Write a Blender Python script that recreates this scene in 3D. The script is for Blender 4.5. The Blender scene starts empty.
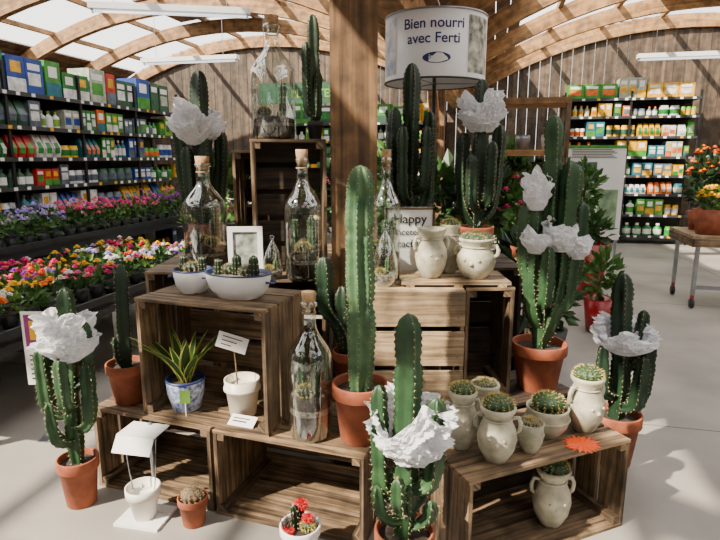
import bpy, math, random
from mathutils import Vector, Matrix, noise
random.seed(7)
R=random.random
U=random.uniform
TAU=math.tau
# ------------------------------------------------------------------ materials
def nt(name):
    m=bpy.data.materials.new(name); m.use_nodes=True
    t=m.node_tree; t.nodes.clear()
    o=t.nodes.new('ShaderNodeOutputMaterial')
    return m,t,o
def pmat(name,c,rough=.6,var=.15,scale=12,bump=0.0,metal=0,trans=0,c2=None,sub=0,emit=0):
    m,t,o=nt(name); n=t.nodes; l=t.links
    b=n.new('ShaderNodeBsdfPrincipled'); l.new(b.outputs[0],o.inputs[0])
    b.inputs['Roughness'].default_value=rough; b.inputs['Metallic'].default_value=metal
    tc=n.new('ShaderNodeTexCoord'); ns=n.new('ShaderNodeTexNoise'); ns.inputs['Scale'].default_value=scale; ns.inputs['Detail'].default_value=5
    l.new(tc.outputs['Object'],ns.inputs['Vector'])
    cr=n.new('ShaderNodeValToRGB'); e=cr.color_ramp.elements
    e[0].position=.32; e[1].position=.68
    d=c2 if c2 else [x*(1-var) for x in c]
    u=c if c2 else [min(1,x*(1+var)) for x in c]
    e[0].color=(*d,1); e[1].color=(*u,1)
    l.new(ns.outputs['Fac'],cr.inputs[0]); l.new(cr.outputs[0],b.inputs['Base Color'])
    if bump:
        bp=n.new('ShaderNodeBump'); bp.inputs['Strength'].default_value=bump; bp.inputs['Distance'].default_value=.01
        l.new(ns.outputs['Fac'],bp.inputs['Height']); l.new(bp.outputs[0],b.inputs['Normal'])
    if trans:
        tr=n.new('ShaderNodeBsdfTranslucent'); mx=n.new('ShaderNodeMixShader'); mx.inputs[0].default_value=trans
        l.new(cr.outputs[0],tr.inputs[0]); l.new(b.outputs[0],mx.inputs[1]); l.new(tr.outputs[0],mx.inputs[2]); l.new(mx.outputs[0],o.inputs[0])
    if emit:
        b.inputs['Emission Color'].default_value=(*c,1); b.inputs['Emission Strength'].default_value=emit
    return m
def wood(name,c1,c2,rough=.7,vmin=.65,vmax=1.2,sx=3,sy=55):
    m,t,o=nt(name); n=t.nodes; l=t.links
    b=n.new('ShaderNodeBsdfPrincipled'); l.new(b.outputs[0],o.inputs[0]); b.inputs['Roughness'].default_value=rough
    uv=n.new('ShaderNodeUVMap'); uv.uv_map='UVMap'
    mp=n.new('ShaderNodeMapping'); mp.inputs['Scale'].default_value=(sx,sy,1); l.new(uv.outputs[0],mp.inputs[0])
    ns=n.new('ShaderNodeTexNoise'); ns.inputs['Scale'].default_value=1; ns.inputs['Detail'].default_value=7; ns.inputs['Distortion'].default_value=.6
    l.new(mp.outputs[0],ns.inputs['Vector'])
    cr=n.new('ShaderNodeValToRGB'); e=cr.color_ramp.elements; e[0].position=.36;e[1].position=.63
    e[0].color=(*c1,1); e[1].color=(*c2,1); l.new(ns.outputs['Fac'],cr.inputs[0])
    g=n.new('ShaderNodeNewGeometry'); mr=n.new('ShaderNodeMapRange'); mr.inputs['To Min'].default_value=vmin; mr.inputs['To Max'].default_value=vmax
    l.new(g.outputs['Random Per Island'],mr.inputs[0])
    vm=n.new('ShaderNodeVectorMath'); vm.operation='SCALE'; l.new(cr.outputs[0],vm.inputs[0]); l.new(mr.outputs[0],vm.inputs['Scale'])
    n2=n.new('ShaderNodeTexNoise'); n2.inputs['Scale'].default_value=9; n2.inputs['Detail'].default_value=5; tc=n.new('ShaderNodeTexCoord'); l.new(tc.outputs['Object'],n2.inputs['Vector'])
    mr2=n.new('ShaderNodeMapRange'); mr2.inputs['From Min'].default_value=.35; mr2.inputs['From Max'].default_value=.6; mr2.inputs['To Min'].default_value=.5; mr2.inputs['To Max'].default_value=1.08
    l.new(n2.outputs['Fac'],mr2.inputs[0])
    v2=n.new('ShaderNodeVectorMath'); v2.operation='SCALE'; l.new(vm.outputs[0],v2.inputs[0]); l.new(mr2.outputs[0],v2.inputs['Scale'])
    l.new(v2.outputs[0],b.inputs['Base Color'])
    bp=n.new('ShaderNodeBump'); bp.inputs['Strength'].default_value=.4; bp.inputs['Distance'].default_value=.004
    l.new(ns.outputs['Fac'],bp.inputs['Height']); l.new(bp.outputs[0],b.inputs['Normal'])
    return m
def glassmat(name,tint=(.90,.94,.93)):
    m,t,o=nt(name); n=t.nodes; l=t.links
    tr=n.new('ShaderNodeBsdfTransparent'); tr.inputs[0].default_value=(*tint,1)
    gl=n.new('ShaderNodeBsdfGlossy'); gl.inputs['Roughness'].default_value=.03; gl.inputs[0].default_value=(.95,1,1,1)
    lw=n.new('ShaderNodeLayerWeight'); lw.inputs[0].default_value=.38
    mr=n.new('ShaderNodeMapRange'); mr.inputs['To Min'].default_value=.08; mr.inputs['To Max'].default_value=.9
    l.new(lw.outputs['Facing'],mr.inputs[0])
    mx=n.new('ShaderNodeMixShader'); l.new(mr.outputs[0],mx.inputs[0]); l.new(tr.outputs[0],mx.inputs[1]); l.new(gl.outputs[0],mx.inputs[2]); l.new(mx.outputs[0],o.inputs[0])
    return m
def skymat(name):
    m,t,o=nt(name); n=t.nodes; l=t.links
    tr=n.new('ShaderNodeBsdfTransparent'); tr.inputs[0].default_value=(.99,.99,1,1)
    tl=n.new('ShaderNodeBsdfTranslucent'); tl.inputs[0].default_value=(.95,.97,1,1)
    ns=n.new('ShaderNodeTexNoise'); ns.inputs['Scale'].default_value=1.5
    mr=n.new('ShaderNodeMapRange'); mr.inputs['To Min'].default_value=.06; mr.inputs['To Max'].default_value=.2
    l.new(ns.outputs['Fac'],mr.inputs[0])
    mx=n.new('ShaderNodeMixShader'); l.new(mr.outputs[0],mx.inputs[0]); l.new(tr.outputs[0],mx.inputs[1]); l.new(tl.outputs[0],mx.inputs[2]); l.new(mx.outputs[0],o.inputs[0])
    return m
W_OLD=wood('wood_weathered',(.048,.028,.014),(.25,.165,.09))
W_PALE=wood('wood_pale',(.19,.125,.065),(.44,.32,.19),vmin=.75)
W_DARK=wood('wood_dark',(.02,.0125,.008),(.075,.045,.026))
W_POST=wood('wood_post',(.09,.046,.019),(.235,.13,.056),sx=1.2,sy=30)
W_BEAM=wood('wood_beam',(.25,.12,.04),(.44,.245,.10),sx=1,sy=14,vmin=.85,vmax=1.1)
W_WALL=wood('wood_wall',(.05,.034,.022),(.145,.098,.062),sx=.8,sy=12)
W_ROOF=wood('wood_roof',(.12,.065,.03),(.24,.135,.07),sx=.6,sy=10)
TERRA=pmat('terracotta',(.35,.095,.038),.8,scale=14,c2=(.19,.047,.02),bump=.15)
SOIL=pmat('soil',(.03,.02,.014),.95,.5,60,bump=.8)
GRAVEL=pmat('gravel',(.34,.30,.25),.9,scale=90,c2=(.04,.035,.03),bump=.9)
CACT=pmat('cactus_green',(.032,.085,.028),.5,scale=14,c2=(.010,.038,.014),bump=.2)
CACTD=pmat('cactus_dark',(.013,.040,.016),.5,scale=14,c2=(.004,.017,.007),bump=.2)
CACTL=pmat('cactus_pale',(.11,.20,.085),.5,scale=14,c2=(.03,.09,.04),bump=.2)
SPINE=pmat('spines',(.40,.33,.19),.7,.2,40)
SPINEY=pmat('spines_yellow',(.52,.40,.12),.7,.2,40)
TISSUE=pmat('fleece_white',(.80,.81,.84),.8,.04,8,trans=.35)
STONE=pmat('stoneware',(.57,.53,.41),.75,scale=16,c2=(.25,.25,.17),bump=.4)
WHITE=pmat('white_enamel',(.78,.79,.80),.3,.04,6)
WPAPER=pmat('white_card',(.78,.78,.76),.7,.03,6)
BLUEP=pmat('blue_pattern',(.6,.68,.8),.3,scale=55,c2=(.01,.04,.25))
BLUER=pmat('blue_rim',(.02,.035,.13),.4)
CORK=pmat('cork',(.36,.22,.11),.9,.3,60)
GLASS=glassmat('clear_glass')
BLACK=pmat('black_metal',(.008,.008,.01),.5,.3)
DGREY=pmat('dark_grey_metal',(.03,.033,.037),.5,.2)
STEEL=pmat('galvanised',(.3,.32,.34),.35,.15,metal=.7)
ORANGE=pmat('orange_card',(.95,.10,.005),.6,.05)
NAVY=pmat('navy_ink',(.01,.02,.14),.6)
INK=pmat('black_ink',(.02,.02,.02),.6)
CONC=pmat('concrete_floor',(.36,.335,.295),.5,scale=1.3,c2=(.20,.188,.168),bump=.05)
JOINT=pmat('floor_joint',(.09,.09,.09),.8)
SKYL=skymat('polycarbonate')
LEAF=[pmat('leaf_%d'%i,c,.45,.3,6,trans=.15) for i,c in enumerate([(.022,.07,.012),(.05,.135,.02),(.011,.038,.011),(.10,.20,.03)])]
FCOL=[(.75,.01,.22),(.85,.85,.82),(.95,.55,.01),(.3,.02,.48),(.85,.09,.35),(.7,.01,.02),(.5,.4,.8),(.95,.25,.01)]
FLOW=[pmat('petal_%d'%i,c,.6,.12,8,trans=.15) for i,c in enumerate(FCOL)]
PCOL=[(.01,.05,.28),(.01,.17,.025),(.6,.6,.57),(.045,.24,.025),(.68,.36,.01),(.02,.08,.04),(.42,.012,.012),(.17,.34,.03),(.62,.12,.01),(.09,.12,.16),(.36,.4,.32),(.26,.02,.15),(.01,.13,.18),(.66,.66,.66),(.5,.05,.25)]
PROD=[pmat('product_%d'%i,c,.45,.35,14) for i,c in enumerate(PCOL)]
YEL=pmat('leaf_edge',(.42,.43,.08),.5)
TUBE=pmat('lamp_tube',(.95,.97,1),.4,.01,emit=1.5)
RED=pmat('red_glaze',(.33,.01,.012),.3)
# ------------------------------------------------------------------ mesh builder
class MB:
    def __init__(s): s.v=[];s.f=[];s.mi=[];s.sm=[];s.uv=[];s.mats=[]
    def m(s,mat):
        if mat not in s.mats: s.mats.append(mat)
        return s.mats.index(mat)
    def add(s,vs,fs,mat,smooth=False,uvs=None):
        o=len(s.v); i=s.m(mat)
        s.v+= [tuple(v) for v in vs]; s.uv+= uvs if uvs else [(v[0],v[2]) for v in vs]
        for f in fs: s.f.append(tuple(o+k for k in f)); s.mi.append(i); s.sm.append(smooth)
    def box(s,x0,x1,y0,y1,z0,z1,mat,M=None):
        d=(x1-x0,y1-y0,z1-z0); L=d.index(max(d)); oth=[k for k in range(3) if k!=L]
        vs=[Vector((x,y,z)) for z in (z0,z1) for y in (y0,y1) for x in (x0,x1)]
        a,b=U(0,50),U(0,50)
        uvs=[(v[L]+a, v[oth[0]]+v[oth[1]]+b) for v in vs]
        if M is not None: vs=[M@v for v in vs]
        s.add(vs,[(0,2,3,1),(4,5,7,6),(0,1,5,4),(2,6,7,3),(0,4,6,2),(1,3,7,5)],mat,False,uvs)
    def lathe(s,prof,mat,seg=28,c=(0,0,0),sx=1,sy=1,smooth=True,M=None):
        vs=[];fs=[]
        for r,z in prof:
            for k in range(seg):
                a=TAU*k/seg; v=Vector((c[0]+r*sx*math.cos(a),c[1]+r*sy*math.sin(a),c[2]+z))
                vs.append(M@v if M is not None else v)
        for i in range(len(prof)-1):
            for k in range(seg):
                k2=(k+1)%seg
                fs.append((i*seg+k,i*seg+k2,(i+1)*seg+k2,(i+1)*seg+k))
        s.add(vs,fs,mat,smooth)
    def tube(s,pts,r,mat,seg=8):
        pts=[Vector(p) for p in pts]; vs=[];fs=[]
        t0=(pts[1]-pts[0]).normalized(); ref=Vector((1,0,0)) if abs(t0.x)<.9 else Vector((0,1,0))
        n=(ref-t0*ref.dot(t0)).normalized(); prev=t0
        for i,p in enumerate(pts):
            t=((pts[min(i+1,len(pts)-1)]-pts[max(i-1,0)])).normalized()
            n=prev.rotation_difference(t)@n; prev=t; b=t.cross(n)
            rr=r[i] if isinstance(r,(list,tuple)) else r
            for k in range(seg):
                a=TAU*k/seg; vs.append(p+(n*math.cos(a)+b*math.sin(a))*rr)
        for i in range(len(pts)-1):
            for k in range(seg):
                k2=(k+1)%seg; fs.append((i*seg+k,i*seg+k2,(i+1)*seg+k2,(i+1)*seg+k))
        fs.append(tuple(range(seg-1,-1,-1))); fs.append(tuple((len(pts)-1)*seg+k for k in range(seg)))
        s.add(vs,fs,mat,True)
    def ball(s,c,r,mat,seg=10,rings=6,sz=1):
        prof=[(r*math.sin(math.pi*i/rings)+1e-5, -r*sz*math.cos(math.pi*i/rings)) for i in range(rings+1)]
        s.lathe(prof,mat,seg,c)
    def obj(s,name,loc=(0,0,0),rz=0):
        me=bpy.data.meshes.new(name); me.from_pydata(s.v,[],s.f); 
        for m in s.mats: me.materials.append(m)
        me.polygons.foreach_set('material_index',s.mi); me.polygons.foreach_set('use_smooth',s.sm)
        ul=me.uv_layers.new(name='UVMap'); 
        li=[0]*len(me.loops); me.loops.foreach_get('vertex_index',li)
        flat=[]
        for i in li: flat+= [s.uv[i][0],s.uv[i][1]]
        ul.data.foreach_set('uv',flat)
        me.update()
        o=bpy.data.objects.new(name,me); bpy.context.scene.collection.objects.link(o)
        o.location=loc; o.rotation_euler=(0,0,math.radians(rz)); return o
def text(mb,string,size,fn,mat,align='CENTER'):
    cu=bpy.data.curves.new('t','FONT'); cu.body=string; cu.size=size; cu.align_x=align; cu.offset=size*.012
    ob=bpy.data.objects.new('t',cu); bpy.context.scene.collection.objects.link(ob)
    bpy.context.view_layer.update()
    dg=bpy.context.evaluated_depsgraph_get(); me=ob.evaluated_get(dg).to_mesh()
    vs=[fn(v.co.x,v.co.y) for v in me.vertices]; fs=[tuple(p.vertices) for p in me.polygons]
    mb.add(vs,fs,mat)
    ob.evaluated_get(dg).to_mesh_clear(); bpy.data.objects.remove(ob); bpy.data.curves.remove(cu)
# ------------------------------------------------------------------ cactus parts
def resample(pts,step):
    pts=[Vector(p) for p in pts]
    out=[];P=[pts[0]*2-pts[1]]+pts+[pts[-1]*2-pts[-2]]
    for i in range(1,len(P)-2):
        L=(P[i+1]-P[i]).length; n=max(2,int(L/step))
        for k in range(n):
            t=k/n; a,b,c,d=P[i-1],P[i],P[i+1],P[i+2]
            out.append(.5*((2*b)+(c-a)*t+(2*a-5*b+4*c-d)*t*t+(3*b-a-3*c+d)*t**3))
    out.append(pts[-1]); return out
def column(mb,pts,r,ribs=5,mat=None,deep=.5,spl=.014,step=.008,base=.7,spmat=None):
    mat=mat or CACT; spmat=spmat or SPINE
    P=resample(pts,step); n=len(P)
    S=[0]
    for i in range(1,n): S.append(S[-1]+(P[i]-P[i-1]).length)
    L=S[-1]; sub=6; seg=ribs*sub
    prof=[1.0,.78,.61,.55,.61,.78]; prof=[1-(1-p)*deep/.45 for p in prof]
    t0=(P[1]-P[0]).normalized(); ref=Vector((1,0,0)) if abs(t0.x)<.9 else Vector((0,1,0))
    nn=(ref-t0*ref.dot(t0)).normalized(); a0=U(0,TAU); nn=Matrix.Rotation(a0,3,t0)@nn; prev=t0
    vs=[];ph=U(0,6); frames=[]
    cons=[U(.25,.5)*L,U(.6,.85)*L]
    for i,p in enumerate(P):
        t=(P[min(i+1,n-1)]-P[max(i-1,0)]).normalized(); nn=prev.rotation_difference(t)@nn; prev=t; b=t.cross(nn)
        s_=S[i]; d=L-s_
        rr=r*(base+(1-base)*min(1,s_/(r*2.5)))
        if d<r*1.9: rr*=math.sqrt(max(.0004,1-(1-d/(r*1.9))**2))
        for c in cons: rr*=1-.14*math.exp(-((s_-c)/.02)**2)
        rr*=1+.04*math.sin(s_*30+ph)
        frames.append((p,t,nn.copy(),b.copy(),rr))
        for k in range(seg):
            a=TAU*k/seg; q=prof[k%sub]
            if k%sub==0: q*=1+.07*math.cos(TAU*s_/.024)
            vs.append(p+(nn*math.cos(a)+b*math.sin(a))*rr*q)
    fs=[]
    for i in range(n-1):
        for k in range(seg):
            k2=(k+1)%seg; fs.append((i*seg+k,i*seg+k2,(i+1)*seg+k2,(i+1)*seg+k))
    fs.append(tuple((n-1)*seg+k for k in range(seg)))
    mb.add(vs,fs,mat,True)
    nxt=.01; sv=[];sf=[]
    for i,(p,t,nv,b,rr) in enumerate(frames):
        if S[i]<nxt: continue
        nxt+=.024
        for k in range(ribs):
            a=TAU*k/ribs; o=(nv*math.cos(a)+b*math.sin(a)); q=p+o*rr*1.0; tan=t.cross(o)
            c=len(sv); e=.0026
            sv+=[q+t*e+o*.0006,q+tan*e+o*.0006,q-t*e+o*.0006,q-tan*e+o*.0006,q+o*.003]; sf+=[(c,c+1,c+4),(c+1,c+2,c+4),(c+2,c+3,c+4),(c+3,c,c+4)]
            for j in range(3):
                dr=(o+tan*U(-.9,.9)+t*U(-.8,.8)).normalized(); w=dr.cross(t).normalized()*.0008
                c=len(sv); sv+=[q+w,q-w,q+dr*spl*U(.6,1.1)]; sf.append((c,c+1,c+2))
    mb.add(sv,sf,spmat)
def ballcactus(mb,c,r,sz=.85,mat=None,ribs=13,sp=None,spl=.012):
    mat=mat or CACT; sp=sp or SPINEY
    seg=ribs*4; rings=10; vs=[];fs=[]; sv=[];sf=[]
    for i in range(rings+1):
        ph=math.pi*(i/rings)*.93+.0; 
        for k in range(seg):
            a=TAU*k/seg; q=[1,.93,.84,.93][k%4]; rr=r*math.sin(ph+.03)*q
            v=Vector((c[0]+rr*math.cos(a),c[1]+rr*math.sin(a),c[2]+r*sz*(math.cos(ph)+1)*.5*1.6-(.3*r*sz)))
            vs.append(v)
            if k%4==0 and 0<i<rings-1:
                o=Vector((math.cos(a)*math.sin(ph),math.sin(a)*math.sin(ph),math.cos(ph)+.1)).normalized()
                for j in range(4):
                    dr=(o+Vector((U(-.8,.8),U(-.8,.8),U(-.8,.8)))).normalized(); w=dr.orthogonal().normalized()*.0011
                    cc=len(sv); sv+=[v+w,v-w,v+dr*spl]; sf.append((cc,cc+1,cc+2))
    for i in range(rings):
        for k in range(seg):
            k2=(k+1)%seg; fs.append((i*seg+k,(i+1)*seg+k,(i+1)*seg+k2,i*seg+k2))
    fs.append(tuple(range(seg)))
    mb.add(vs,fs,mat,True); mb.add(sv,sf,sp)
def ridged(p):
    return 1-abs(noise.noise(p))*2
def tissue(mb,c,R0,R1,h,seed=0):
    # crumpled paper-like fleece wrapped round the stems: a creased sleeve with a ragged, folded rim
    for layer in range(2):
        nu,nv=120,30; vs=[];fs=[]
        for j in range(nv+1):
            t=j/nv
            for i in range(nu):
                a=TAU*i/nu
                ca=Vector((math.cos(a)*.9,math.sin(a)*.9,seed*4.7+layer*9.1))
                cor=max(0,min(1,.5+1.0*noise.noise(ca)))
                dr=max(0,min(1,.35+1.2*noise.noise(ca+Vector((5,7,3)))))
                prof=math.sin(min(1,t*1.7)*math.pi*.5)
                rr=R0+(R1*.92-R0)*prof*(.82+.26*cor)*(1-.3*layer)
                zz=h*(t*(.78+.42*cor) - .75*dr*max(0,t-.55)*1.5) - h*.08
                p=Vector((rr*math.cos(a),rr*math.sin(a),zz+h*.15*layer*t))
                q=p*14+Vector((seed*3.1,layer*5,1))
                d=Vector((math.cos(a),math.sin(a),.25))
                k=(ridged(q)-.55)*.30+(ridged(q*2.2)-.55)*.22+(ridged(q*4.4)-.55)*.09
                p+=d*k*R1*(.5+.45*t)
                p+=noise.noise_vector(q*.6)*R1*.16*t
                vs.append(p+Vector(c))
        for j in range(nv):
            for i in range(nu):
                i2=(i+1)%nu; fs.append((j*nu+i,j*nu+i2,(j+1)*nu+i2,(j+1)*nu+i))
        mb.add(vs,fs,TISSUE,False)
def tpot(mb,rt,h,mat=TERRA,c=(0,0,0),soil=SOIL):
    rb=rt*.68
    mb.lathe([(.001,0),(rb,0),(rb+.003,.004),(rt*.90,h*.77),(rt*.985,h*.775),(rt,h*.79),(rt,h*.985),(rt*.985,h),(rt*.92,h),(rt*.90,h*.985),(rt*.86,h*.80)],mat,32,c)
    mb.lathe([(rt*.87,h*.86),(rt*.4,h*.88),(.001,h*.88)],soil,24,c)
def cactus(name,loc,rt,h,cols,tis=(),rz=0,mat=None,potmat=TERRA,spl=.014):
    mb=MB(); tpot(mb,rt,h,potmat)
    for pts,r,ribs in cols: column(mb,pts,r,ribs,mat,spl=spl)
    for i,(c,R0,R1,hh) in enumerate(tis): tissue(mb,c,R0,R1,hh,seed=i+loc[0]*7)
    return mb.obj(name,loc,rz)
def arm(x,y,z,dx,dy,up):
    return [(x,y,z),(x+dx*.55,y+dy*.55,z+.01),(x+dx*.95,y+dy*.95,z+.05),(x+dx*1.05,y+dy*1.05,z+.05+up*.5),(x+dx*1.08,y+dy*1.08,z+.05+up)]
# ------------------------------------------------------------------ crates
def crate(name,loc,rz,w,d,h,mat=W_OLD,closed=False,nb=4,inner=None,vert=False):
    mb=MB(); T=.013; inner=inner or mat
    def j(): return U(-.003,.003)
    for z0,z1 in ((0,T),(h-T,h)):
        n=3; g=.014; sw=(d-g*(n-1))/n
        for i in range(n): mb.box(.0+j(),w+j(),i*(sw+g),i*(sw+g)+sw,z0,z1,mat)
    for x0,x1 in ((T*.1,T*1.3),(w-T*1.3,w-T*.1)):
        n=3 ; g=.014; sw=(d-g*(n-1))/n
        for i in range(n): mb.box(x0,x1,i*(sw+g)+.001,i*(sw+g)+sw-.001,T,h-T,mat)
    g=.026; sw=(h-g*(nb-1))/nb
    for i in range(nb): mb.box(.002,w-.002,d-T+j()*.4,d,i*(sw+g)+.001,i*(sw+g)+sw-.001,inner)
    p=.032; e=T*1.3
    for x0 in (e,w-e-p):
        for z0 in (T,h-T-p):
            mb.box(x0,x0+p,.004,d-T-.001,z0,z0+p,mat)
    if closed:
        n=3; g=.026; sw=(h-g*(n-1))/n
        for i in range(n): mb.box(.001,w-.001,-T,-.0005,i*(sw+g),i*(sw+g)+sw,mat)
        for x in (.02,w-.03):
            for i in range(n):
                for q in (.25,.75): mb.lathe([(.003,0),(.001,.002)],DGREY,6,M=Matrix.Translation((x,-T,i*(sw+g)+sw*q))@Matrix.Rotation(math.pi/2,4,'X'))
    return mb.obj(name,loc,rz)
crate('wooden_crate',(-1.217,2.37,0),-19,.62,.42,.39)
crate('wooden_crate',(-.615,2.155,0),-19,.665,.42,.39)
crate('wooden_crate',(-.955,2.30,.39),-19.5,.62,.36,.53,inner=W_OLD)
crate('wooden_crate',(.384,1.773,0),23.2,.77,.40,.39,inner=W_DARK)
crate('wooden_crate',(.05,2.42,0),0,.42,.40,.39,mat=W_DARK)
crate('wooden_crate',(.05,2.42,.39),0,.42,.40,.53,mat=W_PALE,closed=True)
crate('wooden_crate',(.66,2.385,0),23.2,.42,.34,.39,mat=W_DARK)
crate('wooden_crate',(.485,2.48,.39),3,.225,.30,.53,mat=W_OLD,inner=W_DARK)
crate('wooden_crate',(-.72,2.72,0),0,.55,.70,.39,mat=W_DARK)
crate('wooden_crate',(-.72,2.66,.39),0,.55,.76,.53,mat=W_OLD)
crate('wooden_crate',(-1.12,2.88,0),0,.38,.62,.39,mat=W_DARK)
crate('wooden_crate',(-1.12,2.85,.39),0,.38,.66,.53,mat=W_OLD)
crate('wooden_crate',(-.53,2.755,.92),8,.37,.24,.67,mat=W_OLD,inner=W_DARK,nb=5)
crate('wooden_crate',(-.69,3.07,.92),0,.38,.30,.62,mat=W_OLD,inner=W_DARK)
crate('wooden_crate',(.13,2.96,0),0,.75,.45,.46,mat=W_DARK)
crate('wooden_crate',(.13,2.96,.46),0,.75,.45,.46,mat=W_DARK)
crate('wooden_crate',(-.145,2.45,0),0,.18,.26,.39,mat=W_DARK)
mb=MB()
for i in range(4): mb.box(0,.5,i*.07,i*.07+.06,.012,.025,W_PALE)
for x in (.02,.24,.44): mb.box(x,x+.04,0,.27,0,.012,W_PALE)
mb.obj('wooden_slat_board',(.19,2.49,.92))
# ------------------------------------------------------------------ big cacti
mb=MB(); tpot(mb,.112,.24)
column(mb,[(0,0,.19),(.004,0,.5),(-.004,0,.8),(.002,0,1.085)],.056,7,CACTL,deep=.42,spl=.008)
mb.obj('potted_column_cactus',(0,2.09,.39))
cactus('potted_euphorbia',(-.055,2.58,.39),.078,.2,[([(0,0,.16),(-.03,0,.3),(-.10,0,.42),(-.11,0,.55),(-.115,0,.66)],.045,4),([(0,.0,.16),(.03,0,.5),(.07,0,.65),(.09,0,.80)],.045,4),([(0,.0,.16),(-.03,0,.4),(-.03,0,.52)],.038,4)],mat=CACTD)
cactus('potted_euphorbia',(.155,1.74,0),.105,.235,
 [([(0,0,.2),(0,0,.5),(.005,0,.75),(0,0,1.01)],.050,4),
  (arm(0,0,.36,-.085,-.01,.36),.034,4),(arm(0,0,.38,.09,-.02,.30),.036,4),(arm(0,0,.33,-.03,-.08,.10),.030,4),
  (arm(0,0,.30,.07,.05,.22),.028,4),(arm(0,0,.27,-.09,-.03,.10),.028,4),(arm(0,0,.25,.08,-.04,.07),.028,4)],
 tis=[((.02,-.02,.52),.05,.145,.19)])
cactus('potted_euphorbia',(-1.235,2.24,0),.086,.22,
 [([(0,0,.18),(0,0,.5),(.02,0,.75),(.02,0,.98)],.038,4),
  (arm(0,0,.42,-.09,-.02,.26),.034,4),(arm(0,0,.36,.09,-.03,.25),.034,4),(arm(0,0,.55,.08,0,.24),.030,4),(arm(0,0,.30,-.05,-.07,.16),.030,4),(arm(0,0,.6,-.07,.02,.12),.026,4),(arm(0,0,.46,.02,-.09,.2),.03,4)],
 tis=[((.03,-.03,.69),.04,.13,.18)])
cactus('potted_euphorbia',(-1.075,2.445,.39),.092,.19,[([(0,0,.15),(0,0,.35),(.01,0,.65)],.040,4),(arm(0,0,.17,-.03,-.02,.1),.02,4)],mat=CACTD)
cactus('potted_euphorbia',(.872,2.60,.39),.132,.235,
 [([(0,0,.2),(0,0,.6),(.01,0,1.0),(.0,0,1.30)],.044,4),
  ([(0,0,.22),(.035,-.02,.34),(.07,-.03,.55),(.075,-.03,.86),(.08,-.03,1.10)],.044,4),
  ([(0,0,.30),(-.05,-.03,.40),(-.075,-.03,.60),(-.07,-.03,.90)],.040,4),
  (arm(0,0,.50,.15,0,.36),.038,4),(arm(0,0,.55,-.11,-.02,.30),.034,4),(arm(0,0,.40,.11,-.04,.25),.034,4),(arm(0,0,.75,.12,.02,.28),.034,4),(arm(0,0,.42,-.02,-.10,.25),.034,4)],
 tis=[((-.065,-.03,.89),.03,.07,.18),((.05,-.06,.70),.035,.08,.12),((-.06,-.06,.69),.03,.08,.12),((.13,-.04,.66),.03,.07,.11)])
cactus('potted_euphorbia',(1.27,2.58,0),.12,.27,
 [([(0,0,.22),(0,0,.5),(-.02,0,.75),(-.03,0,.97)],.050,4),(arm(0,0,.32,.11,-.02,.28),.04,4),(arm(0,0,.36,-.10,-.03,.22),.038,4),
  (arm(0,0,.30,.05,-.09,.24),.038,4),(arm(0,0,.5,.08,0,.24),.034,4)],
 tis=[((-.01,-.04,.60),.05,.15,.13)],mat=CACTD)
cactus('potted_euphorbia',(.28,3.16,.92),.10,.2,
 [([(0,0,.16),(.0,0,.6),(.0,0,1.08)],.048,4),([(0,0,.2),(-.07,0,.32),(-.09,0,.6),(-.09,0,.85)],.042,4),([(0,0,.2),(.08,0,.32),(.10,0,.5),(.10,0,.83)],.042,4),
  (arm(0,0,.4,.07,-.07,.3),.036,4),(arm(0,0,.35,-.05,-.08,.35),.036,4)],mat=CACTD)
cactus('potted_euphorbia',(.66,3.17,.92),.10,.2,
 [([(0,0,.16),(.0,0,.6),(.0,0,1.0)],.045,4),([(0,0,.2),(-.07,0,.32),(-.09,0,.5),(-.09,0,.72)],.04,4),([(0,0,.2),(.08,0,.32),(.10,0,.5),(.11,0,.76)],.04,4),
  (arm(0,0,.32,.05,-.08,.3),.036,4),(arm(0,0,.3,-.05,-.08,.25),.036,4)],
 tis=[((.0,-.03,.73),.05,.13,.17)],mat=CACTD)
cactus('potted_euphorbia',(-.925,3.33,.92),.10,.2,
 [([(0,0,.16),(.0,0,.6),(.01,0,1.07)],.05,4),([(0,0,.2),(-.08,0,.32),(-.11,0,.5),(-.12,0,.80)],.042,4),([(0,0,.2),(.08,0,.32),(.11,0,.5),(.12,0,.74)],.042,4),
  (arm(0,0,.32,.05,-.08,.36),.038,4),(arm(0,0,.3,-.05,-.08,.30),.038,4)],
 tis=[((.0,-.05,.67),.05,.16,.20)],mat=CACTD)
cactus('potted_euphorbia',(-.228,2.93,1.59),.042,.09,[([(0,0,.07),(0,0,.3),(-.005,0,.60)],.038,4),(arm(0,0,.12,-.035,-.02,.3),.024,4),(arm(0,0,.1,.02,-.03,.18),.022,4)],mat=CACTD,potmat=DGREY)
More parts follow.
